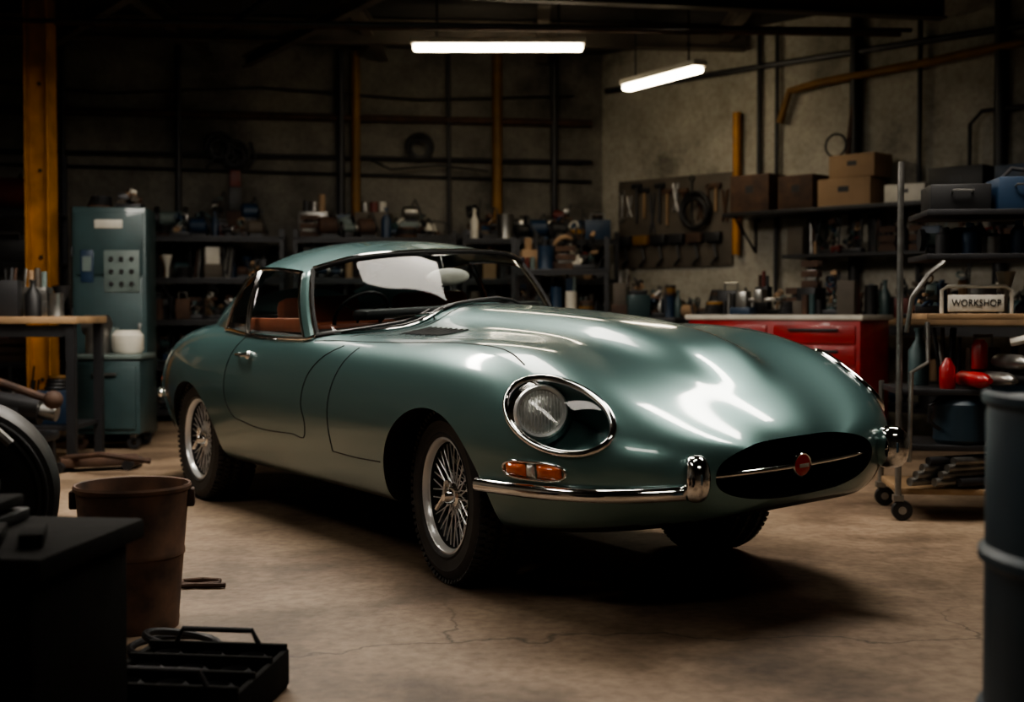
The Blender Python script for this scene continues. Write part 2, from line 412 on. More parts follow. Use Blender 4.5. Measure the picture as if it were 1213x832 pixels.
# greenhouse mesh
mb=MB(); ni=GG.shape[0]; nr=GG.shape[1]
mb.mats=['paint','glass','chrome','black']
mb.v=[tuple(p) for p in GG.reshape(-1,3)]
for i in range(ni):
    if i/PER>=15: c=30-(i+.5)/PER
    else: c=(i+.5)/PER
    for j in range(nr-1):
        i2=(i+1)%ni
        mt=0
        if j<NG:
            if c<5: mt=1
            elif 5<=c<6: mt=0
            elif 6<=c<8: mt=1
            elif 8<=c<9: mt=2
            elif 9<=c<11: mt=1
        else:
            cx=(GG[i,j,0]+GG[i2,j+1,0])/2; cy=abs(GG[i,j,1]+GG[i2,j+1,1])/2
            if -2.98<cx<-2.5 and cy<.34: mt=1
        mb.f.append([i*nr+j,i*nr+j+1,i2*nr+j+1,i2*nr+j][::-1]); mb.m.append(mt)
gh=mb.obj('roof_and_glass',CAR,angle=60,recalc=True); shear(gh)
mb=MB()
def gp(i,j,off=.004): return Vector(GG[i%ni,j])
def colpath(c,s,j0=0,j1=NG):
    i=c*PER if s>0 else (30-c)*PER
    return [gp(i,j) for j in range(j0,j1+1)]
def rowpath(c0_,c1_,s,j):
    a=range(c0_*PER,c1_*PER+1)
    return [gp(i if s>0 else 30*PER-i,j) for i in a]
ws=[gp(i,NG) for i in range(-5*PER,5*PER+1)]; mb.tube(ws,.013,'black')
mb.tube([p+Vector((.004,0,.012)) for p in ws],.006,'chrome')
wb_=[gp(i,0)+Vector((0,0,.012)) for i in range(-5*PER,5*PER+1)]; mb.tube(wb_,.014,'black')
mb.tube([p+Vector((.012,0,.0)) for p in wb_],.006,'chrome')
for s in (1,-1):
    mb.tube([p+Vector((.004,0,0)) for p in colpath(5,s)],.014,'black')
    mb.tube([p+Vector((.01,s*.008,0)) for p in colpath(5,s)],.006,'chrome')
    mb.tube([p+Vector((0,s*.006,0)) for p in colpath(6,s)],.009,'chrome')
    mb.tube([p+Vector((0,s*.004,0)) for p in rowpath(6,11,s,NG)],.010,'chrome')
    mb.tube([p+Vector((0,s*.006,.012)) for p in rowpath(5,11,s,0)],.009,'chrome')
    mb.tube([p+Vector((0,s*.004,0)) for p in colpath(11,s)],.010,'chrome')
    for cc in (8,9): mb.tube([p+Vector((0,s*.004,0)) for p in colpath(cc,s)],.007,'chrome')
def wsp(c,j):
    i=int(round(c*PER)); return Vector(GG[i%ni,j])
for (ca,ja,cb,jb) in ((-4.2,0,-1.6,1),(-1.2,0,1.6,1),(1.6,0,4.2,1)):
    a=wsp(ca,ja);b=wsp(cb,jb); out=Vector((.03,0,.025))
    piv=top(b.x+.10,b.y*1.0)
    mb.tube([piv, piv+Vector((-.01,0,.03)), (a+b)/2+out],.006,'chrome')
    mb.tube([wsp(ca+(cb-ca)*k/6,0)+Vector((.022,0,.016+.03*k/6)) for k in range(7)],.008,'black')
o=mb.obj('window_trim',CAR); shear(o)
mb=MB(); mb.ball((-1.26,.03,1.225),.125,'white',sc=(.20,1,.36)); mb.tube([(-1.30,.03,1.25),(-1.34,.03,1.345)],.007,'chrome')
for y in (-.34,.34):
    mb.box((-1.98,y,1.03),(.12,.46,.24),'leather',bev=.045,tilt=(0,-.2)); mb.box((-1.72,y,.995),(.44,.44,.05),'leather',bev=.02)
mb.box((-1.75,-.68,1.02),(.7,.03,.07),'leather',bev=.01); mb.box((-1.75,.68,1.02),(.7,.03,.07),'leather',bev=.01)
mb.box((-2.4,0,1.03),(.5,1.10,.05),'dark',bev=.02)
mb.box((-1.20,0,1.06),(.16,1.0,.05),'black',bev=.02)
mb.ringt((-1.47,-.35,1.06),.14,.010,'black',axis=(-.8,0,.7)); 
for k in range(3):
    a=2*math.pi*k/3+.5; mb.tube([(-1.47,-.35,1.06),(-1.47+.09*math.sin(a),-.35+.14*math.cos(a),1.06+.10*math.sin(a))],.006,'black')
o=mb.obj('cabin_interior',CAR); shear(o)

# panel seams
mb=MB()
def smooth_path(pts,n=10):
    A=np.array([list(p) for p in pts],float); t=np.concatenate([[0],np.cumsum(np.linalg.norm(np.diff(A,axis=0),axis=1))])
    return herm(A,t,n)
for s in (-1,1):
    for pth in ([(-1.99,.96),(-2.06,.87),(-2.09,.75),(-2.07,.64),(-2.01,.57),(-1.85,.535),(-1.3,.52),(-1.16,.525),(-1.145,.575),(-1.175,.67),(-1.15,.78),(-1.05,.88),(-.93,.935)],
                [(-.78,.93),(-.84,.85),(-.89,.72),(-.895,.58),(-.88,.475)],
                [(-.88,.475),(-.65,.47),(-.415,.475)]):
        q=[side(x,z,s) for x,z in smooth_path(pth)]; mb.tube([p for p in q if p],.0028,'seam',seg=6)
    q=[top(x,s*y) for x,y in smooth_path([(-1.22,.715),(-1.0,.68),(-.5,.645),(0,.63),(.3,.635),(.46,.67)])]
    mb.tube(q,.0030,'seam',seg=6)
q=[top(x,y) for x,y in smooth_path([(-1.02,.63),(-.91,.45),(-.85,.2),(-.84,0),(-.85,-.2),(-.91,-.45),(-1.02,-.63)])]
mb.tube(q,.003,'seam',seg=6)
for s in (-1,1):
    for k in range(8):
        x=-.78+.045*k
        q=[top(x,s*y)+Vector((0,0,.002)) for y in (.34,.39,.45,.50)]; mb.tube(q,.004,'seam',seg=6)
o=mb.obj('panel_seams',CAR); shear(o)

# headlights
mb=MB()
for s in (-1,1):
    c,n,L_,S_=mir(HL_c,s),mir(HL_n,s),mir(HL_L,s),mir(HL_S,s)
    def hp(u,v,off=.002):
        o_=c+L_*u+S_*v+n*.6; p,_=cast(o_,-n); return (p if p else c+L_*u+S_*v)+n*off
    rings=[[hp(HA*1.0*r*math.cos(t),HB*r*math.sin(t)) for t in np.linspace(0,2*math.pi,49)[:-1]] for r in (.02,.25,.5,.75,.9,1.0)]
    mb.grid([[tuple(p) for p in r] for r in rings],'cover',close_v=True)
    mb.tube([hp(HA*1.03*math.cos(t),HB*1.06*math.sin(t),.003) for t in np.linspace(0,2*math.pi,65)[:-1]],.0125,'chrome',closed=True,seg=10)
    f=Vector((.90,s*.40,.22)).normalized()
    lc=hp(-HA*.36,-.0,0)-n*.045-f*.03
    mb.lathe([(.02,-.09),(.078,-.06),(.090,-.02),(.095,.0),(.095,.016),(.088,.026),(.078,.020),(.076,.008)],'spoke',lc,f,seg=40)
    mb.lathe([(.077,.010),(.06,.018),(.035,.024),(.001,.026)],'lens',lc,f,seg=40)
    sdv=f.cross(Vector((0,0,1))).normalized(); up=sdv.cross(f)
    for k in range(-6,7):
        w=.0115*k; hh=math.sqrt(max(0,.074**2-w*w))
        mb.tube([lc+sdv*w+up*(hh*t_)+f*(.028-.018*((w/.074)**2+t_*t_*(hh/.074)**2)) for t_ in np.linspace(-1,1,7)],.0022,'spoke',seg=5)
    mb.lathe([(.095,-.0),(.112,-.012),(.112,-.02)],'chrome',lc,f,seg=40)
o=mb.obj('headlights',CAR,angle=45); shear(o)

# bumpers
def sweep_bar(mb,pts,hh,th,mat,up=Vector((0,0,1)),seg=12,cx=0.0):
    Gd=[]; n=len(pts)
    for k,p in enumerate(pts):
        d=(pts[min(k+1,n-1)]-pts[max(k-1,0)]).normalized(); o_=d.cross(up).normalized()
        if o_.dot(p-Vector((cx,0,p.z)))<0: o_=-o_
        Gd.append([tuple(p+o_*th*math.cos(a)+up*hh*math.sin(a)) for a in np.linspace(0,2*math.pi,seg+1)[:-1]])
    mb.grid(Gd,mat,close_v=True)
mb=MB()
BZ=.490
for s in (-1,1):
    ths=np.linspace(math.radians(78),math.radians(27),26)
    pts=[rad(.2,s*t,BZ-.012*(1-k/25),.012) for k,t in enumerate(ths)]; sweep_bar(mb,pts,.026,.024,'chrome',cx=.2); mb.ball(pts[0],.024,'chrome',sc=(1,.8,1.1))
    pt=rad(.2,s*math.radians(26.5),.535,.03)
    Gd=[]
    dirv=Vector((math.cos(math.radians(20)),s*math.sin(math.radians(20)),0)); sd=Vector((-dirv.y,dirv.x,0))
    for k in range(15):
        a=math.pi*k/14; zz=-math.cos(a)*.076; w=math.sin(a)**.55
        Gd.append([tuple(pt+Vector((0,0,zz+.005))+dirv*(.062*w*math.cos(b)+.012*math.sin(a))+sd*.044*w*math.sin(b)) for b in np.linspace(0,2*math.pi,17)[:-1]])
    mb.grid(Gd,'chrome',close_v=True)
    def lens(t0,t1,z0,z1,mat,off,nn=14):
        g=[]
        for i in range(nn+1):
            a=math.radians(t0+(t1-t0)*i/nn); row=[]
            for j in range(9):
                zz=z0+(z1-z0)*j/8
                u=(2*i/nn-1); v=(2*j/8-1)
                row.append(tuple(rad(.2,s*a,zz,off*(max(0,1-u**4))*(max(0,1-v**4))+.001)))
            g.append(row)
        mb.grid(g,mat)
    lens(51.5,57.8,.527,.577,'amber',.022); lens(58.2,60.4,.527,.577,'lens',.02); lens(60.8,67,.529,.575,'amber',.022)
    cen=59.2
    mb.tube([rad(.2,s*math.radians(cen+8.6*math.copysign(abs(math.cos(t))**.7,math.cos(t))),.552+.031*math.copysign(abs(math.sin(t))**.7,math.sin(t)),.004) for t in np.linspace(0,2*math.pi,41)[:-1]],.0055,'chrome',closed=True)
    ths=np.linspace(math.radians(112),math.radians(172),20)
    pts=[rad(-3.0,s*t,.60,.014) for t in ths]; sweep_bar(mb,pts,.026,.022,'chrome',cx=-3.0); mb.ball(pts[0],.024,'chrome')
    g=[[tuple(rad(-3.0,s*math.radians(126+16*i/8),.642+.05*j/4,.018*(1-((i-4)/4)**4)*(1-((j-2)/2)**4)+.001)) for j in range(5)] for i in range(9)]
    mb.grid(g,'amber')
def mouthp(y,z,off=.0):
    p,_=cast((3,y,z),(-1,0,0)); return p+Vector((off,0,0))
bar=[mouthp(y,.53,-.03) for y in np.linspace(-.365,.365,25)]
mb.tube(bar,.010,'chrome')
b0=mouthp(0,.53,-.025)
mb.lathe([(.001,-.02),(.042,-.02),(.044,.0),(.040,.006),(.036,.004)],'chrome',b0,(1,0,0),seg=32)
mb.lathe([(.038,.003),(.02,.008),(.001,.009)],'redlens',b0,(1,0,0),seg=32)
for k in range(-3,4): mb.box((b0.x+.011,.0065*k,b0.z),(.003,.0035,.012),'white')
for s in (-1,1):
    a=side(-1.80,.875,s)+Vector((0,s*.022,0)); b=side(-1.95,.875,s)+Vector((0,s*.020,0))
    mb.tube([side(-1.96,.875,s),b,(a+b)/2+Vector((0,s*.006,0)),a],.010,'chrome',seg=10); mb.ball(side(-1.81,.875,s)+Vector((0,s*.012,0)),.022,'chrome')
for y in (-.07,.07): mb.tube([(-3.2,y,.30),(-3.6,y,.35),(-3.95,y,.39)],.028,'chrome',seg=14)
o=mb.obj('bumpers_and_brightwork',CAR,angle=50); shear(o)
mb=MB()
mb.box((-.05,0,.32),(.5,.5,.10),'dark',bev=.03); mb.cyl((-2.66,-.5,.33),(-2.66,.5,.33),.04,'dark'); mb.cyl((0,-.5,.33),(0,.5,.33),.03,'dark')
mb.box((-2.66,0,.32),(.3,.3,.2),'dark',bev=.04)
for s in (-1,1): mb.tube([(-.5,s*.3,.24),(-1.5,s*.3,.22),(-2.4,s*.3,.24)],.03,'dark')
mb.obj('underbody',CAR)
mb=MB()
for k in range(-8,9): mb.box((.80,.042*k,.53),(.02,.006,.17),'dark')
o=mb.obj('radiator_grille',CAR); shear(o)

def make_wheel():
    mb=MB(); ax=(0,-1,0)
    RR=.338; q=.915
    prof=[(.216,-.075),(.232,-.088),(.275,-.098),(.312,-.092),(.330,-.078)]
    for k in range(6):
        a=-.072+k*.0245
        prof+= [(RR,a),(RR,a+.018),(RR-.009,a+.0185),(RR-.009,a+.0235)]
    prof+=[(RR,.075),(.330,.080),(.316,.091),(.290,.098),(.284,.0955),(.262,.098),(.246,.094),(.238,.097),(.230,.092),(.222,.082),(.214,.074)]
    mb.lathe(prof,'rubber',(0,0,0),ax,seg=96,a0=(1,0,0))
    for k in range(72):
        t=2*math.pi*k/72
        for sgn in (-1,1):
            tt=t+ (0 if sgn>0 else math.pi/72)
            c=Vector((math.cos(tt)*(RR-.004),sgn*.079,math.sin(tt)*(RR-.004)))
            m=Matrix.Translation(c)@Matrix.Rotation(-tt,4,'Y')@Matrix.Rotation(sgn*.35,4,'Z')
            vs=[m@Vector((x*.007,y*.013,z*.0085)) for x in(-1,1) for y in(-1,1) for z in(-1,1)]
            mb.add(vs,[[0,1,3,2],[4,6,7,5],[0,4,5,1],[2,3,7,6],[0,2,6,4],[1,5,7,3]],'rubber')
        for row in range(5):
            tt=t+row*.03
            c=Vector((math.cos(tt)*(RR+.0005),-.0505+row*.0245,math.sin(tt)*(RR+.0005)))
            m=Matrix.Translation(c)@Matrix.Rotation(-tt,4,'Y')@Matrix.Rotation(.4*(1 if row%2 else -1),4,'Z')
            vs=[m@Vector((x*.003,y*.010,z*.0095)) for x in(-1,1) for y in(-1,1) for z in(-1,1)]
            mb.add(vs,[[0,1,3,2],[4,6,7,5],[0,4,5,1],[2,3,7,6],[0,2,6,4],[1,5,7,3]],'rubber')
    mb.lathe([(r*q,h) for r,h in [(.226,.066),(.230,.080),(.240,.090),(.248,.088),(.248,.080)]],'spoke',(0,0,0),ax,seg=72)
    mb.lathe([(r*q,h) for r,h in [(.226,.066),(.224,.05),(.205,.03),(.20,.0),(.205,-.03),(.226,-.06),(.24,-.078)]],'dark',(0,0,0),ax,seg=72)
    mb.lathe([(.05,-.06),(.05,-.01),(.038,.0),(.036,.04),(.047,.045),(.047,.058),(.036,.064),(.030,.085),(.022,.095),(.001,.098)],'chrome',(0,0,0),ax,seg=32)
    mb.lathe([(.16,-.055),(.16,-.045),(.04,-.04)],'black',(0,0,0),ax,seg=32)
    for k in range(36):
        t=2*math.pi*k/36
        for (hr,hy,rr,ry,dt) in ((.045,.052,.222*q,.055,.36),(.045,.052,.222*q,.055,-.36),(.05,-.02,.203*q,.012,.24),(.05,-.02,.203*q,.012,-.24)):
            if (k%2)==(1 if dt>0 else 0): continue
            a=t; b=t+dt
            p0=(math.cos(a)*hr,-hy,math.sin(a)*hr); p1=(math.cos(b)*rr,-ry,math.sin(b)*rr)
            mb.cyl(p0,p1,.0026,'spoke',seg=6,caps=False)
    for k in range(2):
        t=math.pi*k+.9; d=Vector((math.cos(t),0,math.sin(t)))
        mb.tube([Vector((0,-.085,0)),d*.035+Vector((0,-.092,0)),d*.075+Vector((0,-.098,0))],.010,'chrome')
    return mb
wm=None
for nm,x,s,st in (('wheel_front_right',0,-1,-.12),('wheel_front_left',0,1,-.12),('wheel_rear_right',-2.66,-1,0),('wheel_rear_left',-2.66,1,0)):
    if wm is None:
        o=make_wheel().obj(nm,CAR,angle=30); wm=o.data
    else:
        o=bpy.data.objects.new(nm,wm); sc.collection.objects.link(o); o.parent=CAR
    o.location=(x,s*(.618 if x==0 else .665),.341); o.rotation_euler=(0,0,st+(0 if s<0 else math.pi))
    o.scale=(1,1.2,1)

# ============================================================ clutter helpers
def item(mb,x,y,z,w,rot=0,kind=None,hmax=.5,rng=R):
    k=kind or rng.choice(['box','box','can','bottle','toolbox','coil','motor','motor','cans','crate','funnel','grinder','pipes','junk','junk','junk'])
    m=rng.choice(PAL); h=.1
    ca,sa=math.cos(rot),math.sin(rot)
    if k=='box':
        h=min(hmax,rng.uniform(.08,.3)); mb.box((x,y,z+h/2),(w,w*rng.uniform(.6,.95),h),m,rot+rng.uniform(-.2,.2),bev=.006)
        if hmax-h>.12 and rng.random()<.85: item(mb,x,y,z+h,w*.8,rot+.1,rng.choice(['box','cans','motor','coil','crate','junk']),hmax-h,rng)
    elif k=='can':
        r=w*.38;h=min(hmax,rng.uniform(.14,.3)); mb.lathe([(.001,0),(r,0),(r,h*.03),(r*.97,h*.06),(r*.97,h*.94),(r,h*.97),(r,h),(r*.9,h),(r*.9,h-.01),(.001,h-.01)],m,(x,y,z),seg=18)
        if hmax-h>.12 and rng.random()<.6: item(mb,x,y,z+h,w*.7,rot+.1,rng.choice(['cans','motor','coil','can']),hmax-h,rng)
    elif k=='bottle':
        if m in('dred',): m='blue'
        r=w*.27;h=min(hmax,rng.uniform(.2,.32)); mb.lathe([(.001,0),(r,0),(r,h*.6),(r*.35,h*.8),(r*.35,h*.95),(r*.45,h*.95),(r*.45,h),(.001,h)],m,(x,y,z),seg=14)
    elif k=='toolbox':
        h=min(hmax*.7,.2); mb.box((x,y,z+h/2),(w*1.1,w*.6,h),m,rot,bev=.01)
        mb.tube([(x-ca*w*.3,y-sa*w*.3,z+h),(x-ca*w*.3,y-sa*w*.3,z+h+.06),(x+ca*w*.3,y+sa*w*.3,z+h+.06),(x+ca*w*.3,y+sa*w*.3,z+h)],.01,'steel')
    elif k=='coil':
        r=min(w*.45,hmax*.4)
        for q in range(4): mb.ringt((x+.004*q,y,z+.015+.025*q),r*(1-.07*q),.014,rng.choice(['black','dark','dyellow','rust']),seg=20)
    elif k=='motor':
        r=min(w*.40,hmax*.42)
        mb.lathe([(.001,-w*.5),(r*.7,-w*.48),(r,-w*.38),(r,w*.3),(r*.8,w*.38),(r*.3,w*.4),(r*.15,w*.42),(r*.15,w*.6),(.001,w*.6)],m,(x,y,z+r+.02),(ca,sa,0),seg=20); mb.box((x,y,z+.015),(w*.7,r*1.6,.03),'dark',rot)
        mb.tube([(x,y,z+r*2),(x+.04,y-.05,z+min(hmax,r*2+.08)),(x+.1,y-.08,z+r),(x+.12,y-.08,z+.015)],.01,'black')
    elif k=='cans':
        for q in range(3):
            xx=x+(q-1)*w*.33*ca; yy=y+(q-1)*w*.33*sa; h=min(hmax,rng.uniform(.08,.18)); r=w*.15
            mb.lathe([(.001,0),(r,0),(r,h),(.8*r,h),(.8*r,h-.01),(.001,h-.01)],rng.choice(PAL),(xx,yy,z),seg=14)
    elif k=='crate':
        h=min(hmax,.22)
        for q in range(3):
            zz=z+.03+q*(h-.06)/2
            for sy in (-.3,.3): mb.box((x-sa*sy*w,y+ca*sy*w,zz),(w,.012,.05),'rust',rot)
        mb.box((x,y,z+.01),(w,w*.6,.02),'rust',rot); mb.box((x,y,z+h*.4),(w*.8,w*.5,h*.5),rng.choice(['dark','rust','steel']),rot,bev=.01)
        mb.ball((x,y,z+h*.7),w*.25,'dark',sc=(1,.8,.7))
    elif k=='funnel':
        h=min(hmax,.22); mb.lathe([(w*.1,0),(w*.1,h*.4),(w*.35,h),(w*.33,h),(w*.08,h*.4)],m,(x,y,z),seg=16)
    elif k=='grinder':
        r=min(w*.36,hmax*.38)
        mb.box((x,y,z+r*.4),(w*.5,w*.4,r*.8),'dark',rot,bev=.01)
        mb.cyl((x-ca*w*.3,y-sa*w*.3,z+r*1.4),(x+ca*w*.3,y+sa*w*.3,z+r*1.4),r*.6,rng.choice(['blue','green','dark','greenl']),seg=18)
        for s in(-1,1): mb.cyl((x+s*ca*w*.32,y+s*sa*w*.32,z+r*1.4),(x+s*ca*w*.45,y+s*sa*w*.45,z+r*1.4),r*.95,'steel' if s>0 else 'dark',seg=22)
    elif k=='pipes':
        for q in range(6):
            h=min(hmax,rng.uniform(.2,.5)); xx=x+rng.uniform(-.4,.4)*w; mb.cyl((xx,y+.05,z),(xx+rng.uniform(-.05,.05),y+.1,z+h),rng.uniform(.006,.018),rng.choice(['steel','rust','dark','black']),seg=8)
    elif k=='junk':
        hh=min(hmax,rng.uniform(.16,.42))
        mb.box((x,y,z+.02),(w,w*.7,.04),'dark',rot,bev=.006)
        for q in range(8):
            f=q/8; t=rng.random(); xx=x+rng.uniform(-.35,.35)*w*(1-f*.6); yy=y+rng.uniform(-.25,.25)*w*(1-f*.6); z0=z+.04+f*(hh-.08); mm=rng.choice(PAL)
            s_=w*rng.uniform(.18,.36)
            if t<.35: mb.box((xx,yy,z0),(s_*1.5,s_,s_*.8),mm,rng.uniform(0,3),tilt=(rng.uniform(-.5,.5),rng.uniform(-.5,.5)),bev=.005)
            elif t<.7:
                d=Vector((rng.uniform(-1,1),rng.uniform(-1,1),rng.uniform(-.3,1))).normalized(); c=Vector((xx,yy,z0)); mb.cyl(c-d*s_*.6,c+d*s_*.6,s_*.45,mm,seg=12)
            else: mb.ringt((xx,yy,z0),s_*.8,s_*.2,mm,axis=(rng.uniform(-1,1),rng.uniform(-1,1),.5),seg=14)
        if rng.random()<.5: mb.tube([(x,y,z+.05),(x+.05*ca,y,z+hh),(x+w*.5,y-.03,z+hh*.9),(x+w*.45,y-.05,z+.04)],.009,'black')
def row_of(mb,x0,x1,y,z,hmax,step=(.12,.26),rng=R,kinds=None):
    x=x0
    while x<x1:
        w=rng.uniform(*step)
        if x+w>x1: break
        item(mb,x+w/2,y+rng.uniform(-.04,.04),z+.001,w*1.0,rng.uniform(-.2,.2),kind=rng.choice(kinds) if kinds else None,hmax=hmax,rng=rng)
        x+=w*.92
def rack(name,W,D,levels,post_h,mat='dark',items='assorted_parts',hm=None,loc=(0,0,0),rot=0,step=(.12,.26),board=None,seed=1,brace=True,tstep=None,big=False):
    rng=random.Random(seed)
    E=empty(name,loc,rot)
    mb=MB()
    for sx in (-1,1):
        for sy in (-1,1):
            x=sx*(W/2-.02);y=sy*(D/2-.02)
            mb.box((x,y,post_h/2),(.04,.04,post_h),mat); mb.box((x,y,.006),(.07,.07,.012),mat)
    if brace:
        mb.tube([(-W/2+.02,D/2-.01,.1),(W/2-.02,D/2-.01,post_h-.1)],.008,mat,seg=6)
        mb.tube([(W/2-.02,D/2-.01,.1),(-W/2+.02,D/2-.01,post_h-.1)],.008,mat,seg=6)
    for z in levels:
        mb.box((0,0,z-.015),(W,D,.03),board or mat,bev=.004); mb.box((0,-D/2+.01,z-.03),(W,.015,.05),mat)
    mb.obj('frame',E,angle=30)
    mb=MB()
    for i,z in enumerate(levels):
        last=i+1>=len(levels)
        nx=(hm or .4) if last else levels[i+1]-z-.06
        st=tstep if (last and tstep) else step
        row_of(mb,-W/2+.06,W/2-.06,-.12,z,nx*(.7 if last else 1),st,rng)
        if D>.4: row_of(mb,-W/2+.06,W/2-.06,D*.24,z,nx,st,rng)
        if last and big: row_of(mb,-W/2+.06,W/2-.06,.04,z,nx,(.24,.36),rng,['box','junk','motor','grinder','box','junk'])
    mb.obj(items,E,angle=35); return E
bd=math.atan2(1.0,6.45)
def BW(px,off):
    A=Vector((-5.5,12.2,0)); d=Vector((6.45,1.0,0)).normalized(); n=Vector((d.y,-d.x,0))
    return A+d*px+n*off
for i,k in enumerate((2.45,4.12,5.76)):
    p=BW(k,.40); rack('storage_rack',1.58,.5,[.12,.55,.98,1.38,1.78],1.85,loc=p,rot=bd,hm=.66,seed=41+i,step=(.10,.20),tstep=(.13,.24),big=True)
p=BW(.75,.9); rack('storage_rack',1.0,.5,[.12,.6,1.1,1.5,1.95],2.5,loc=(p.x,p.y,0),rot=bd,hm=.5,seed=30,step=(.3,.42))

rd=Vector((5.05,-4.84,0)).normalized(); rn=Vector((rd.y,-rd.x,0)); ra=math.atan2(rd.y,rd.x)
if rn.dot(Vector((-1,-1,0)))<0: rn=-rn
def RW(k,off,z=0): 
    p=Vector((.95,13.2,0))+rd*k+rn*off; return Vector((p.x,p.y,z))
E=empty('wall_shelf',RW(3.40,.22),ra)
mb=MB(); mb.box((0,0,1.95),(3.2,.42,.04),'dark',bev=.004)
for x in (-1.5,-.75,0,.75,1.5):
    mb.tube([(x,.2,1.93),(x,.2,1.62),(x,-.15,1.93)],.012,'dark')
mb.box((.3,0,1.55),(2.6,.3,.03),'dark'); 
for x in (-.9,1.5): mb.box((x,.16,1.6),(.03,.03,.7),'dark')
mb.obj('shelf_boards',E)
mb=MB()
for x,w,h,m in ((-1.33,.42,.34,'rust'),(-.85,.36,.30,'rust'),(-.38,.5,.24,'tan'),(-.30,.44,.2,'tan'),(.18,.36,.15,'white'),(.62,.46,.26,'black'),(1.2,.52,.24,'blue')):
    z=1.97 if not (w==.44) else 2.21
    mb.box((x,-.02,z+h/2),(w,.3,h),m,rot=R.uniform(-.05,.05),bev=.006); mb.box((x,-.172,z+h*.6),(w*.2,.004,h*.2),'dark')
row_of(mb,-1.0,1.6,-.02,1.566,.34,(.10,.2),random.Random(5))
for x in (-.55,1.35): mb.ringt((x,0,2.52 if x<0 else 2.31),.10,.01,'dark',axis=(0,1,0))
mb.obj('stored_boxes',E)
def bench(name,W,D,Hh,loc,rot,seed,top_m='wood',hm=.35,step=(.12,.26),under=True):
    rng=random.Random(seed)
    E=empty(name,loc,rot)
    mb=MB(); mb.box((0,0,Hh-.025),(W,D,.05),top_m,bev=.006)
    for sx in(-1,1):
        for sy in(-1,1): mb.box((sx*(W/2-.05),sy*(D/2-.05),(Hh-.05)/2),(.06,.06,Hh-.05),'dark')
    mb.box((0,0,.25),(W-.1,D-.1,.03),'dark'); mb.box((0,-D/2+.04,Hh-.1),(W-.1,.02,.08),'dark')
    mb.obj('bench_frame',E)
    mb=MB(); row_of(mb,-W/2+.05,W/2-.05,-.10,Hh,hm*.75,step,rng); row_of(mb,-W/2+.05,W/2-.05,D*.28,Hh,hm,step,rng)
    if under: row_of(mb,-W/2+.1,W/2-.1,-.05,.266,.4,(.2,.3),rng)
    mb.obj('bench_items',E); return E
bench('workbench',1.7,.6,.98,RW(1.45,.5),ra,41,hm=.66,top_m='dark',step=(.10,.22))
bench('workbench',2.6,.6,1.0,RW(4.3,.45),ra,44,hm=.5,step=(.10,.22))
p=RW(.62,1.35); rack('storage_rack',.9,.45,[.12,.6,1.05,1.45],1.75,loc=p,rot=-.1,hm=.6,seed=95,step=(.1,.2),tstep=(.14,.26),big=True)
mb=MB(); p=RW(1.72,1.5)
mb.box((p.x,p.y,.49),(.60,.5,.94),'blue',rot=-.3,bev=.02); mb.box((p.x,p.y,.98),(.64,.55,.05),'dark',rot=-.3,bev=.01); mb.box((p.x,p.y,.01),(.5,.4,.02),'dark',rot=-.3)
for z in (.3,.55,.8): mb.box((p.x-.075,p.y-.245,z),(.52,.03,.2),'blue',rot=-.3,bev=.01); mb.box((p.x-.08,p.y-.265,z+.05),(.2,.03,.02),'steel',rot=-.3)
row_of(mb,p.x-.28,p.x+.28,p.y,1.006,.40,(.12,.2),random.Random(8))
mb.obj('drawer_cabinet')
E=empty('tool_board',RW(.95,.0),ra)
mb=MB(); mb.box((0,-.02,1.95),(1.4,.025,.9),'beam',bev=.004); mb.obj('board',E)
mb=MB(); rg=random.Random(4)
for k in range(14):
    x=-.64+.097*k; z=2.3+rg.uniform(-.08,.05); L=rg.uniform(.2,.42); m=rg.choice(['dark','dark','rust','steel','black'])
    t=rg.choice([0,1,2])
    if t==0: mb.cyl((x,-.06,z),(x,-.06,z-L),.014,'wood' if k%3==0 else m,seg=8); mb.box((x,-.06,z),(.12,.035,.045),m,bev=.006)
    elif t==1: mb.cyl((x,-.05,z),(x,-.05,z-L),.010,m,seg=8); mb.ringt((x,-.05,z+.025),.026,.009,m,axis=(0,1,0),seg=16); mb.ringt((x,-.05,z-L-.02),.022,.008,m,axis=(0,1,0),seg=16,arc=.8)
    else:
        mb.tube([(x-.03,-.05,z),(x-.01,-.05,z-L*.5),(x+.03,-.05,z-L)],.012,m); mb.tube([(x+.03,-.05,z),(x+.01,-.05,z-L*.5),(x-.03,-.05,z-L)],.012,m)
for k in range(6):
    x=-.6+.22*k; z=1.78; mb.box((x,-.06,z),(.18,.08,.1),rg.choice(['rust','dark','dyellow','dark']),bev=.01); mb.tube([(x,-.06,z-.05),(x+.05,-.08,z-.2),(x-.02,-.07,z-.26)],.014,'dark')
mb.ringt((.30,-.09,2.05),.17,.022,'black',axis=(0,1,0)); mb.ringt((.32,-.12,2.02),.14,.022,'black',axis=(0,1,.1))
mb.obj('hand_tools',E)
E=empty('tool_cabinet',RW(3.12,1.45),ra+.12)
mb=MB(); W,D,Hc=1.45,.6,1.03
mb.box((0,0,.10+(Hc-.1)/2),(W,D,Hc-.14),'red',bev=.01); mb.box((0,0,Hc-.02),(W+.05,D+.05,.04),'white',bev=.01)
for sx in (-1,1):
    for sy in(-1,1): mb.cyl((sx*.6,sy*.22,.05),(sx*.6,sy*.22-.03,.05),.05,'black'); mb.box((sx*.6,sy*.22,.1),(.06,.06,.05),'steel')
for c in (-.36,.36):
    for r,(z,h) in enumerate(((.88,.14),(.72,.14),(.53,.2),(.28,.26))):
        mb.box((c,-D/2-.006,z),(.66,.02,h),'red',bev=.006); mb.box((c,-D/2-.03,z+h*.25),(.4,.015,.02),'dark',bev=.004)
mb.obj('cabinet_body',E)
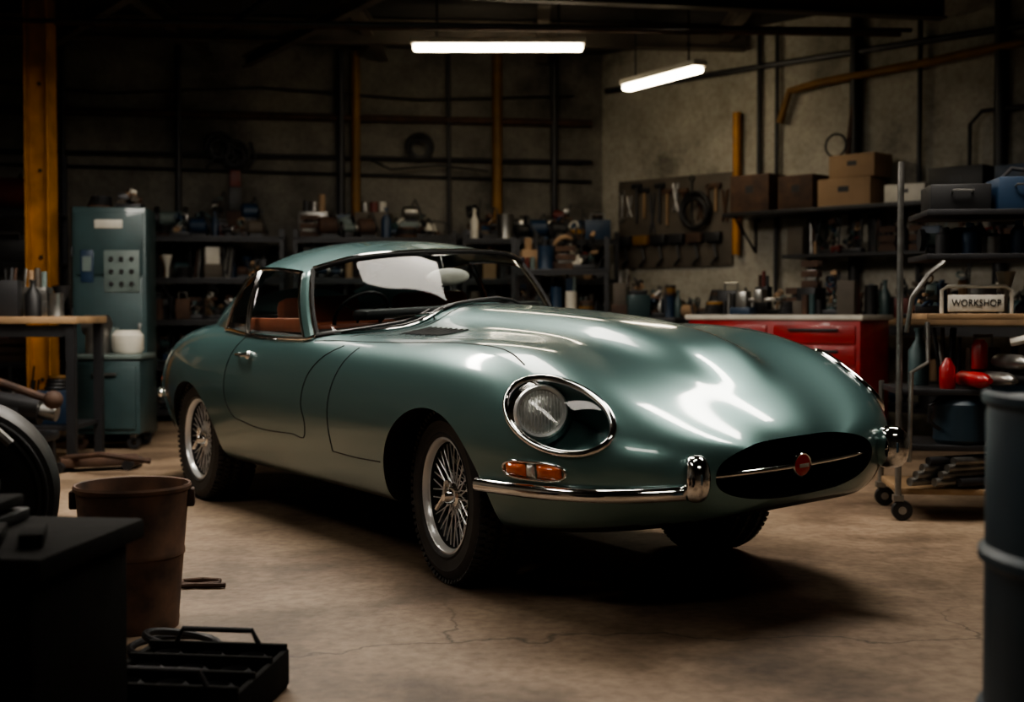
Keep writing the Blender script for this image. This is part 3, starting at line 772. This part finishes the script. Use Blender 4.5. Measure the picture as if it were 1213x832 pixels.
mb=MB(); row_of(mb,-.66,.66,.12,Hc,.52,(.12,.24),random.Random(35)); row_of(mb,.0,.66,-.15,Hc,.34,(.1,.18),random.Random(13)); row_of(mb,-.66,-.4,-.1,Hc,.34,(.1,.16),random.Random(15))
mb.box((-.3,-.17,Hc+.03),(.18,.14,.06),'blue',bev=.01); mb.box((-.3,-.17,Hc+.12),(.10,.1,.14),'steel',bev=.015); mb.box((-.15,-.17,Hc+.15),(.07,.12,.1),'steel',bev=.01); mb.cyl((-.3,-.17,Hc+.12),(.02,-.17,Hc+.12),.018,'steel'); mb.cyl((.01,-.25,Hc+.12),(.01,-.09,Hc+.12),.009,'steel')
mb.obj('cabinet_items',E)
# near right rack on casters
E=empty('rolling_shelf',(2.52,6.45,0),-.12)
mb=MB(); W,D=1.1,.5
for sx in(-1,1):
    for sy in(-1,1):
        hgt=1.80 if not (sy>0 and sx<0) else .68
        mb.cyl((sx*W/2,sy*D/2,.12),(sx*W/2,sy*D/2,hgt),.016,'steel'); mb.box((sx*W/2,sy*D/2,.115),(.05,.05,.03),'steel')
        mb.lathe([(.02,-.018),(.048,-.018),(.052,-.01),(.052,.01),(.048,.018),(.02,.018)],'black',(sx*W/2+.02,sy*D/2,.053),(0,1,0)); mb.cyl((sx*W/2+.02,sy*D/2-.02,.053),(sx*W/2+.02,sy*D/2+.02,.053),.02,'steel')
for z,m in ((.16,'wood'),(.38,'dark'),(.66,'dark'),(1.04,'wood'),(1.34,'dark'),(1.56,'dark')):
    mb.box((.08 if z>1 else 0,0,z-.012),(W-(.1 if z>1 else 0),D,.03),m,bev=.004)
mb.tube([(-.42,-.27,1.0),(-.42,-.3,.8),(-.5,-.3,.75),(-.5,-.27,.3)],.012,'steel')
mb.tube([(-.52,-.27,.95),(-.5,-.3,1.12),(-.42,-.3,1.24),(-.34,-.27,1.30)],.013,'steel')
mb.obj('frame',E)
rg=random.Random(80); mb=MB()
for x,y,w,d,h,m in ((-.22,.05,.30,.3,.14,'black'),(.08,.0,.26,.28,.17,'blue'),(.36,.02,.24,.3,.20,'tan')):
    mb.box((x,y,1.564+h/2),(w,d,h),m,rot=rg.uniform(-.08,.08),bev=.008); mb.tube([(x-.05,y-d/2-.004,1.564+h*.7),(x-.05,y-d/2-.03,1.564+h*.75),(x+.05,y-d/2-.03,1.564+h*.75),(x+.05,y-d/2-.004,1.564+h*.7)],.006,'steel')
mb.tube([(.0,.0,1.74),(.05,.02,1.79),(.14,.02,1.78),(.18,.0,1.74)],.012,'dark')
for x,y,r,h,m in ((-.3,-.08,.045,.14,'dark'),(-.18,-.1,.04,.16,'blue'),(-.06,-.06,.05,.13,'steel'),(.06,-.1,.04,.17,'blue'),(.18,-.08,.05,.12,'dark'),(.3,-.1,.045,.15,'rust'),(.42,-.06,.045,.14,'blue')):
    mb.lathe([(.001,0),(r,0),(r,h*.7),(r*.5,h*.85),(r*.5,h),(.001,h)],m,(x,y,1.344),seg=18)
row_of(mb,-.40,.5,.12,1.344,.16,(.12,.2),rg)
row_of(mb,-.40,.5,.14,1.044,.24,(.12,.2),rg)
row_of(mb,-.48,.5,.12,.664,.3,(.14,.2),rg)
for k,(x,z,m) in enumerate(((-.18,.712,'red'),(-.06,.712,'steel'),(.06,.712,'dark'),(.0,.80,'steel'),(.20,.712,'rust'))):
    mb.lathe([(.001,-.14),(.03,-.13),(.040,-.10),(.040,.08),(.03,.12),(.014,.14),(.014,.16),(.001,.16)],m,(x,-.2,z),(.3,-1,0),seg=20)
mb.lathe([(.001,0),(.036,0),(.04,.02),(.04,.11),(.022,.14),(.012,.16),(.001,.16)],'red',(-.30,-.18,.66),seg=20)
mb.lathe([(.001,0),(.04,0),(.04,.12),(.025,.15),(.001,.15)],'red',(-.12,-.08,.76),seg=20)
mb.tube([(.0,-.2,.90),(.12,-.25,.93),(.25,-.2,.89)],.022,'white',seg=10)
mb.tube([(.22,-.3,.75),(.26,-.3,.86),(.34,-.3,.9),(.4,-.3,.84)],.015,'steel')
mb.lathe([(.001,0),(.12,0),(.135,.02),(.135,.20),(.11,.235),(.05,.245),(.05,.265),(.001,.265)],'barrel',(-.22,-.12,.384),seg=36)
mb.tube([(-.34,-.2,.46),(-.40,-.24,.50),(-.40,-.24,.58),(-.34,-.2,.61)],.010,'dark')
row_of(mb,.0,.5,-.1,.384,.2,(.14,.2),rg)
for k in range(9): mb.cyl((-.5+.03*k,-.28,.2+.035*(k%4)),(.1+.05*k,.1,.2+.035*(k%4)),.022,rg.choice(['steel','rust','dark','steel']))
mb.obj('shelf_items',E)
mb=MB(); mb.box((-.17,-.20,1.095),(.27,.02,.085),'white',bev=.004); mb.tube([(-.33,-.17,1.045),(-.33,-.17,1.16),(-.30,-.17,1.18),(-.02,-.17,1.18),(.01,-.17,1.16),(.01,-.17,1.045)],.010,'white'); 
mb.obj('sign_plate',E)
cu=bpy.data.curves.new('sign_text','FONT'); cu.body='WORKSHOP'; cu.size=.05; cu.align_x='CENTER'; cu.align_y='CENTER'; cu.extrude=.0015; cu.materials.append(M['black'])
to=bpy.data.objects.new('sign_text',cu); sc.collection.objects.link(to); to.parent=E; to.location=(-.17,-.212,1.095); to.rotation_euler=(math.pi/2,0,0); to.scale=(.85,1,1)

# left green cabinets
E=empty('electrical_cabinet',(-3.28,10.35,0),.12)
mb=MB(); W,D,Hc=.58,.5,1.9
mb.box((0,0,.04+Hc/2-.02),(W,D,Hc-.04),'green',bev=.012); mb.box((0,0,.02),(W-.06,D-.06,.04),'dark')
mb.box((0,-D/2-.006,1.6),(W-.05,.02,.5),'green',bev=.006); mb.box((0,-D/2-.006,.72),(W-.05,.02,1.2),'green',bev=.006)
mb.box((.0,-D/2-.022,1.76),(.22,.012,.07),'white',bev=.004); mb.box((-.17,-D/2-.02,1.42),(.10,.012,.26),'blue',bev=.004); mb.box((-.17,-D/2-.03,1.44),(.07,.008,.12),'greenl')
mb.box((.10,-D/2-.02,1.38),(.28,.015,.34),'greenl',bev=.006)
for i in range(3):
    for j in range(3): mb.cyl((.02+.08*i,-D/2-.025,1.28+.10*j),(.02+.08*i,-D/2-.045,1.28+.10*j),.018,R.choice(['black','black','dark']),seg=12)
mb.cyl((.24,-D/2-.02,.95),(.24,-D/2-.05,.95),.012,'steel'); mb.box((.24,-D/2-.05,.9),(.02,.015,.12),'steel',bev=.004)
for z in (1.0,1.5): mb.cyl((-W/2-.005,-D/2,z),(-W/2-.005,-D/2,z+.08),.012,'dark')
for k in range(5): mb.box((0,-D/2-.018,.3+.03*k),(.3,.008,.012),'black')
mb.tube([(-W/2-.02,-.1,1.9),(-W/2-.02,-.1,.3)],.02,'black')
mb.obj('cabinet_body',E)
mb=MB(); item(mb,-.12,0,1.901,.2,0,'coil',.3,R); item(mb,.12,0,1.901,.2,0,'junk',.2,random.Random(9)); mb.obj('cabinet_items',E)
E=empty('rolling_cabinet',(-3.10,9.70,0),.05)
mb=MB(); W,D,Hc=.52,.45,.72
mb.box((0,0,.12+.28),(W,D,.56),'green',bev=.01); mb.box((0,0,.71),(W+.03,D+.03,.035),'greenl',bev=.008); mb.box((0,-D/2-.006,.4),(W-.06,.02,.48),'green',bev=.006); mb.box((.0,-D/2-.03,.58),(.18,.015,.02),'steel')
for sx in(-1,1):
    for sy in(-1,1): mb.lathe([(.02,-.02),(.05,-.02),(.055,0),(.05,.02),(.02,.02)],'rust' if sx<0 else 'black',(sx*.2,sy*.17,.056),(0,1,0)); mb.box((sx*.2,sy*.17,.11),(.05,.05,.03),'steel')
mb.obj('cabinet_body',E)
mb=MB(); mb.lathe([(.001,0),(.1,0),(.12,.03),(.12,.14),(.09,.18),(.001,.18)],'white',(.12,-.02,.73)); mb.lathe([(.001,0),(.09,0),(.09,.2),(.08,.2),(.08,.18),(.001,.18)],'steel',(-.1,-.05,.73)); mb.box((-.1,.12,.83),(.2,.15,.2),'greenl',bev=.01)
mb.cyl((-.2,.0,.95),(-.03,-.05,.95),.08,'steel'); 
mb.obj('jars',E)
# yellow column
mb=MB(); x,y=-3.83,10.2
mb.box((x,y,H/2),(.19,.012,H),'yellow',bev=.002)
for s in(-1,1): mb.box((x+s*.09,y,H/2),(.014,.20,H),'yellow')
mb.box((x,y,.01),(.34,.34,.02),'dark'); 
for z in (.5,1.2,1.5,2.2,2.9): mb.cyl((x,y-.01,z),(x,y-.03,z),.015,'dark',seg=8)
mb.obj('steel_column')
E=bench('workbench',2.0,.7,1.02,(-3.98,8.85,0),.02,52,top_m='wood',hm=.35,step=(.12,.22))
mb=MB(); x,y=-3.1,7.95
mb.box((x-.1,y,.25),(.5,.4,.06),'dark',bev=.02); 
for sx in(-1,1):
    for sy in(-1,1): mb.box((x-.1+sx*.2,y+sy*.15,.11),(.05,.05,.22),'dark')
mb.cyl((x-.5,y,.5),(x+.1,y,.42),.09,'dark',seg=20); mb.box((x-.1,y,.36),(.2,.22,.2),'dark',bev=.03)
mb.tube([(x-.25,y-.12,.66),(x,y-.12,.57),(x+.20,y-.12,.50)],.025,'rust',seg=10); mb.ball((x+.22,y-.12,.50),.06,'rust'); mb.cyl((x+.1,y,.42),(x+.2,y,.4),.05,'steel')
mb.lathe([(.05,-.02),(.14,-.02),(.16,0),(.14,.02),(.05,.02)],'dark',(x-.5,y,.5),(1,0,-.15))
mb.obj('bench_grinder')

# foreground left: bucket
mb=MB(); bx,by=-1.265,4.15
mb.lathe([(r*.93,h) for r,h in [(.001,.006),(.150,.006),(.152,0),(.156,.0),(.160,.03),(.158,.035),(.176,.24),(.181,.245),(.181,.26),(.178,.265),(.196,.455),(.204,.462),(.206,.472),(.202,.48),(.194,.478),(.188,.455),(.152,.02),(.001,.015)]],'bucket',(bx,by,0),seg=56)
for t in (0.2,3.34):
    p=Vector((bx+.186*math.cos(t),by+.186*math.sin(t),.43)); mb.box(p,(.03,.05,.06),'rust',t,bev=.006)
mb.tube([(bx+.186*math.cos(.2+math.pi*k/14),by+.2*math.sin(.2+math.pi*k/14),.44-.05*math.sin(math.pi*k/14)) for k in range(15)],.006,'dark')
mb.obj('metal_bucket')
mb=MB(); mb.tube([(-1.09,4.72,.012),(-1.20,4.72,.012),(-1.26,4.74,.012),(-1.27,4.79,.012),(-1.20,4.82,.012),(-1.13,4.80,.012),(-1.12,4.75,.012),(-1.4,4.66,.012)],.010,'rust'); mb.obj('iron_hook')
# foreground dark chest
mb=MB()
mb.box((-1.50,2.84,.25),(1.10,.46,.50),'blackbox',rot=-.12,bev=.015); mb.box((-1.50,2.84,.525),(1.16,.52,.05),'blackbox',rot=-.12,bev=.01)
for k in range(5): mb.box((-1.88+.22*k,2.66-.026*k,.25),(.03,.02,.46),'blackbox',rot=-.12,bev=.004)
mb.obj('iron_chest')
mb=MB()
for k in range(5):
    mb.box((-1.42+.02*(k%2),2.90-.02*k,.566+.034*k),(.50-.05*k,.24,.026),'blackbox' if k%2 else 'dark',rot=.06*k-.05,bev=.004)
for k in range(5): mb.box((-1.40+.09*k,2.70,.566),(.05,.16,.03),'blackbox',rot=.3,bev=.004)
mb.obj('iron_plates')
mb=MB(); c=Vector((-1.64,3.75,0))
mb.lathe([(.001,-.14),(.26,-.14),(.285,-.12),(.29,-.08),(.29,.10),(.275,.13),(.23,.14),(.22,.12),(.12,.11),(.10,.13),(.001,.13)],'black',(c.x-.03,c.y,.50),(.35,-1,0),seg=56)
mb.ringt((c.x-.03+.045,c.y-.135,.50),.255,.008,'dark',axis=(.35,-1,0),seg=56)
mb.box((c.x-.03,c.y,.14),(.40,.34,.26),'blackbox',rot=.3,bev=.02); mb.box((c.x-.03,c.y,.015),(.5,.42,.03),'blackbox',rot=.3,bev=.005)
mb.tube([(c.x-.15,c.y-.15,.77),(c.x,c.y-.18,.80),(c.x+.12,c.y-.18,.75),(c.x+.19,c.y-.15,.67)],.014,'steel')
mb.obj('air_compressor')
mb=MB(); cx,cy=-.85,3.28; rt=-.12
def T(x,y,z): 
    c_,s_=math.cos(rt),math.sin(rt); return (cx+c_*x-s_*y,cy+s_*x+c_*y,z)
mb.box(T(0,0,.02),(.40,.42,.04),'blackbox',rt,bev=.005)
for y in (-.20,-.07,.07,.20): mb.box(T(0,y,.07),(.40,.018,.11),'blackbox',rt,bev=.004)
for x in (-.195,.195): mb.box(T(x,0,.06),(.018,.42,.10),'blackbox',rt,bev=.004)
for x in (-.12,0,.12):
    for y in (-.135,0,.135):
        mb.lathe([(.02,0),(.045,0),(.045,.06),(.035,.07),(.03,.05),(.03,.02)],'dark',T(x,y,.04),seg=18)
for y in(-.2,.2): mb.tube([T(-.12,y,.12),T(-.1,y,.16),T(.1,y,.16),T(.12,y,.12)],.008,'dark')
mb.obj('parts_tray')
mb=MB(); mb.ringt((-1.0,3.76,.055),.11,.012,'dark',axis=(.2,.1,1)); mb.ringt((-1.03,3.78,.03),.13,.012,'dark'); mb.obj('hose_coil')
mb=MB(); x,y=-2.75,8.3
mb.box((x,y,.06),(.5,.18,.06),'rust',rot=.4,bev=.01); mb.tube([(x-.2,y-.1,.09),(x+.1,y-.25,.13),(x+.4,y-.2,.08)],.018,'rust')
for s in(-1,1): mb.cyl((x+.2*s,y+.08*s-.13,.035),(x+.2*s,y+.08*s+.13,.035),.035,'dark')
mb.obj('floor_jack')
mb=MB(); r=.29
prof=[(.001,.01),(r-.01,.01),(r,0),(r+.006,.01),(r,.025)]
for z in (.30,.60): prof+=[(r,z-.02),(r+.012,z-.008),(r+.012,z+.008),(r,z+.02)]
prof+=[(r,.86),(r-.004,.875),(r+.008,.885),(r+.008,.9),(r-.004,.905),(r-.012,.89),(.001,.885)]
mb.lathe(prof,'barrel',(1.165,2.25,0),seg=64); mb.cyl((1.05,2.3,.88),(1.05,2.3,.91),.035,'steel')
mb.obj('oil_drum')

# ceiling structure
mb=MB()
def ibeam(a,b,h=.2,w=.12,mat='beam'):
    a=Vector(a);b=Vector(b);c=(a+b)/2;d=b-a;rt_=math.atan2(d.y,d.x);L=d.length
    mb.box(c,(L,.015,h),mat,rt_); mb.box(c+Vector((0,0,h/2)),(L,w,.015),mat,rt_); mb.box(c-Vector((0,0,h/2)),(L,w,.015),mat,rt_)
ibeam((-5.4,8.9,3.6),(3.6,10.5,3.6)); ibeam((-5.4,6.2,3.6),(5.8,6.9,3.6)); ibeam((-5.4,11.2,3.62),(2.2,11.85,3.62))
for x0,x1,y1 in ((-3.6,-3.0,12.4),(-1.6,-1.3,12.7),(.1,.3,12.8),(1.8,2.0,11.9)): ibeam((x0,-2.8,3.66),(x1,y1,3.66),h=.14,w=.10)
ibeam((-4.6,12.0,3.5),(-1.2,7.2,3.5),h=.1,w=.08); ibeam((-2.6,12.3,3.5),(.2,7.6,3.5),h=.1,w=.08)
mb.obj('ceiling_beams')
mb=MB()
mb.tube([(-2.6,11,3.45),(-1,8,3.45),(0,6.5,3.4)],.03,'dark'); mb.tube([(-5,10.2,3.42),(3.3,10.7,3.42)],.03,'rust'); mb.tube([(-5,10.0,3.38),(3.3,10.4,3.38)],.018,'dark')
mb.obj('ceiling_pipes')
mb=MB()
def bwp(k,off,z): p=BW(k,off); return Vector((p.x,p.y,z))
mb.tube([bwp(.2,.06,2.62),bwp(6.4,.06,2.62)],.02,'dark'); mb.tube([bwp(.2,.06,3.02),bwp(6.4,.06,3.02)],.035,'rust'); mb.tube([bwp(.2,.05,2.5),bwp(6.4,.05,2.42)],.012,'black')
for k,m,r in ((3.95,'dyellow',.045),(5.4,'dyellow',.05),(3.8,'dark',.04),(2.2,'dark',.03),(1.1,'dark',.025),(4.9,'dark',.02),(6.0,'dark',.035)): mb.cyl(bwp(k,.07,.0),bwp(k,.07,3.7),r,m)
mb.tube([bwp(4.1,.1,2.6),bwp(4.3,.12,2.5),bwp(4.8,.12,2.55),bwp(5.3,.12,2.5)],.012,'black')
mb.tube([bwp(.3,.08,3.3),bwp(1.5,.08,3.2),bwp(3.0,.08,3.3),bwp(4.6,.08,3.22),bwp(6.2,.08,3.3)],.010,'black')
mb.obj('wall_pipes_back')
mb=MB()
mb.cyl(RW(1.72,.07,1.6),RW(1.72,.07,2.95),.04,'yellow'); mb.cyl(RW(1.95,.05,1.9),RW(1.95,.05,3.7),.02,'dark')
mb.tube([RW(2.2,.09,2.8),RW(2.3,.09,3.08),RW(2.6,.09,3.12),RW(3.6,.09,3.16),RW(4.2,.09,3.2),RW(6.6,.09,3.3)],.035,'dyellow',seg=10)
mb.tube([RW(.1,.06,3.35),RW(6.8,.06,3.35)],.03,'dark')
for k,r,m in ((2.15,.02,'dark'),(2.95,.05,'black'),(3.55,.02,'dark'),(4.25,.055,'black'),(5.2,.02,'dark')): mb.cyl(RW(k,.06,1.0),RW(k,.06,3.7),r,m)
mb.tube([RW(4.0,.08,1.5),RW(4.0,.08,2.6),RW(4.1,.08,2.7),RW(4.5,.08,2.7),RW(4.55,.08,2.6),RW(4.55,.08,2.0)],.018,'black')
mb.tube([RW(2.95,.08,2.9),RW(2.9,.1,2.4),RW(2.95,.08,2.0)],.03,'rust')
mb.obj('wall_pipes_right')
mb=MB()
for k,z in ((2.6,2.70),(2.75,2.62),(4.6,2.74)):
    mb.ringt(bwp(k,.08,z),.13,.02,'black',axis=(.15,-1,0)); mb.ringt(bwp(k,.1,z-.02),.09,.02,'dark',axis=(.15,-1,0))
for k in (2.5,2.7,2.9): mb.tube([bwp(k,.08,2.75),bwp(k+.05,.1,2.6),bwp(k-.03,.09,2.48)],.015,'black')
mb.obj('hanging_hoses')

# ---------------------------------------------------------- lamps
def fixture(name,c,L,rot,W=.14):
    E=empty(name,c,rot)
    mb=MB(); mb.box((0,0,.05),(L,W,.05),'white',bev=.01); mb.obj('housing',E)
    mb=MB(); mb.box((0,0,.0),(L-.04,W*.75,.055),'tube',bev=.02); mb.obj('tube',E)
    mb=MB()
    for x in (-L*.35,L*.35): mb.cyl((x,0,.07),(x,0,H-c[2]-.0),.008,'dark',seg=8)
    mb.obj('hanger_rods',E)
fixture('fluorescent_lamp',(-.12,10.7,3.30),1.48,0.0)
fixture('fluorescent_lamp',(1.30,10.95,3.08),1.08,math.atan2(-.95,.56))
def panel(name,c,L,W,rot,k='panel'):  # unseen emissive panels overhead, placed for highlights and fill on the car
    E=empty(name,c,rot)
    mb=MB(); mb.box((0,0,.06),(L+.06,W+.06,.06),'dark',bev=.01)
    for s in (-1,1): mb.box((0,s*(W/2+.02),.01),(L+.06,.015,.09),'dark'); mb.box((s*(L/2+.02),0,.01),(.015,W+.04,.09),'dark')  # added skirts keep the panel light off the upper walls
    mb.obj('housing',E)
    mb=MB(); mb.box((0,0,.02),(L,W,.03),k,bev=.005); mb.obj('diffuser',E)
    mb=MB()
    for x in (-L*.4,L*.4): mb.cyl((x,0,.08),(x,0,H-c[2]),.008,'dark',seg=8)
    mb.obj('hanger_rods',E)
panel('unseen_light_panel',(-2.0,7.3,3.35),1.7,.5,.5)
panel('unseen_light_panel',(-.5,6.85,3.35),.9,1.9,.1,'panel5')
panel('unseen_light_panel',(1.9,5.6,3.35),1.3,.4,-.6,'panel2')
panel('unseen_light_panel',(-.5,4.3,3.35),1.3,.3,.3,'panel4')  # added front panel, brightens the hood and the floor near it
panel('unseen_light_panel',(-3.3,4.0,3.35),1.4,.4,1.2,'panel3')  # added unseen panel, lights wheel faces and fender sides from left front
panel('unseen_light_panel',(.4,1.0,3.35),1.6,.5,.0,'panel4')  # added fill panel behind the camera for chrome, grille and wheels

w=bpy.data.worlds.new('w'); sc.world=w; w.use_nodes=True
w.node_tree.nodes['Background'].inputs[0].default_value=(.02,.025,.03,1); w.node_tree.nodes['Background'].inputs[1].default_value=.5
cam=bpy.data.cameras.new('cam'); co=bpy.data.objects.new('camera',cam); sc.collection.objects.link(co); sc.camera=co
co.location=(0,0,1.05); co.rotation_euler=(math.radians(90)-math.atan(46/1480),0,0)
cam.lens=36*1480/1213; cam.sensor_width=36; cam.clip_start=.05
cam.dof.use_dof=True; cam.dof.focus_distance=4.7; cam.dof.aperture_fstop=2.0
sc.view_settings.view_transform='AgX'
try: sc.view_settings.look='AgX - Medium High Contrast'
except Exception as ex: print(ex)
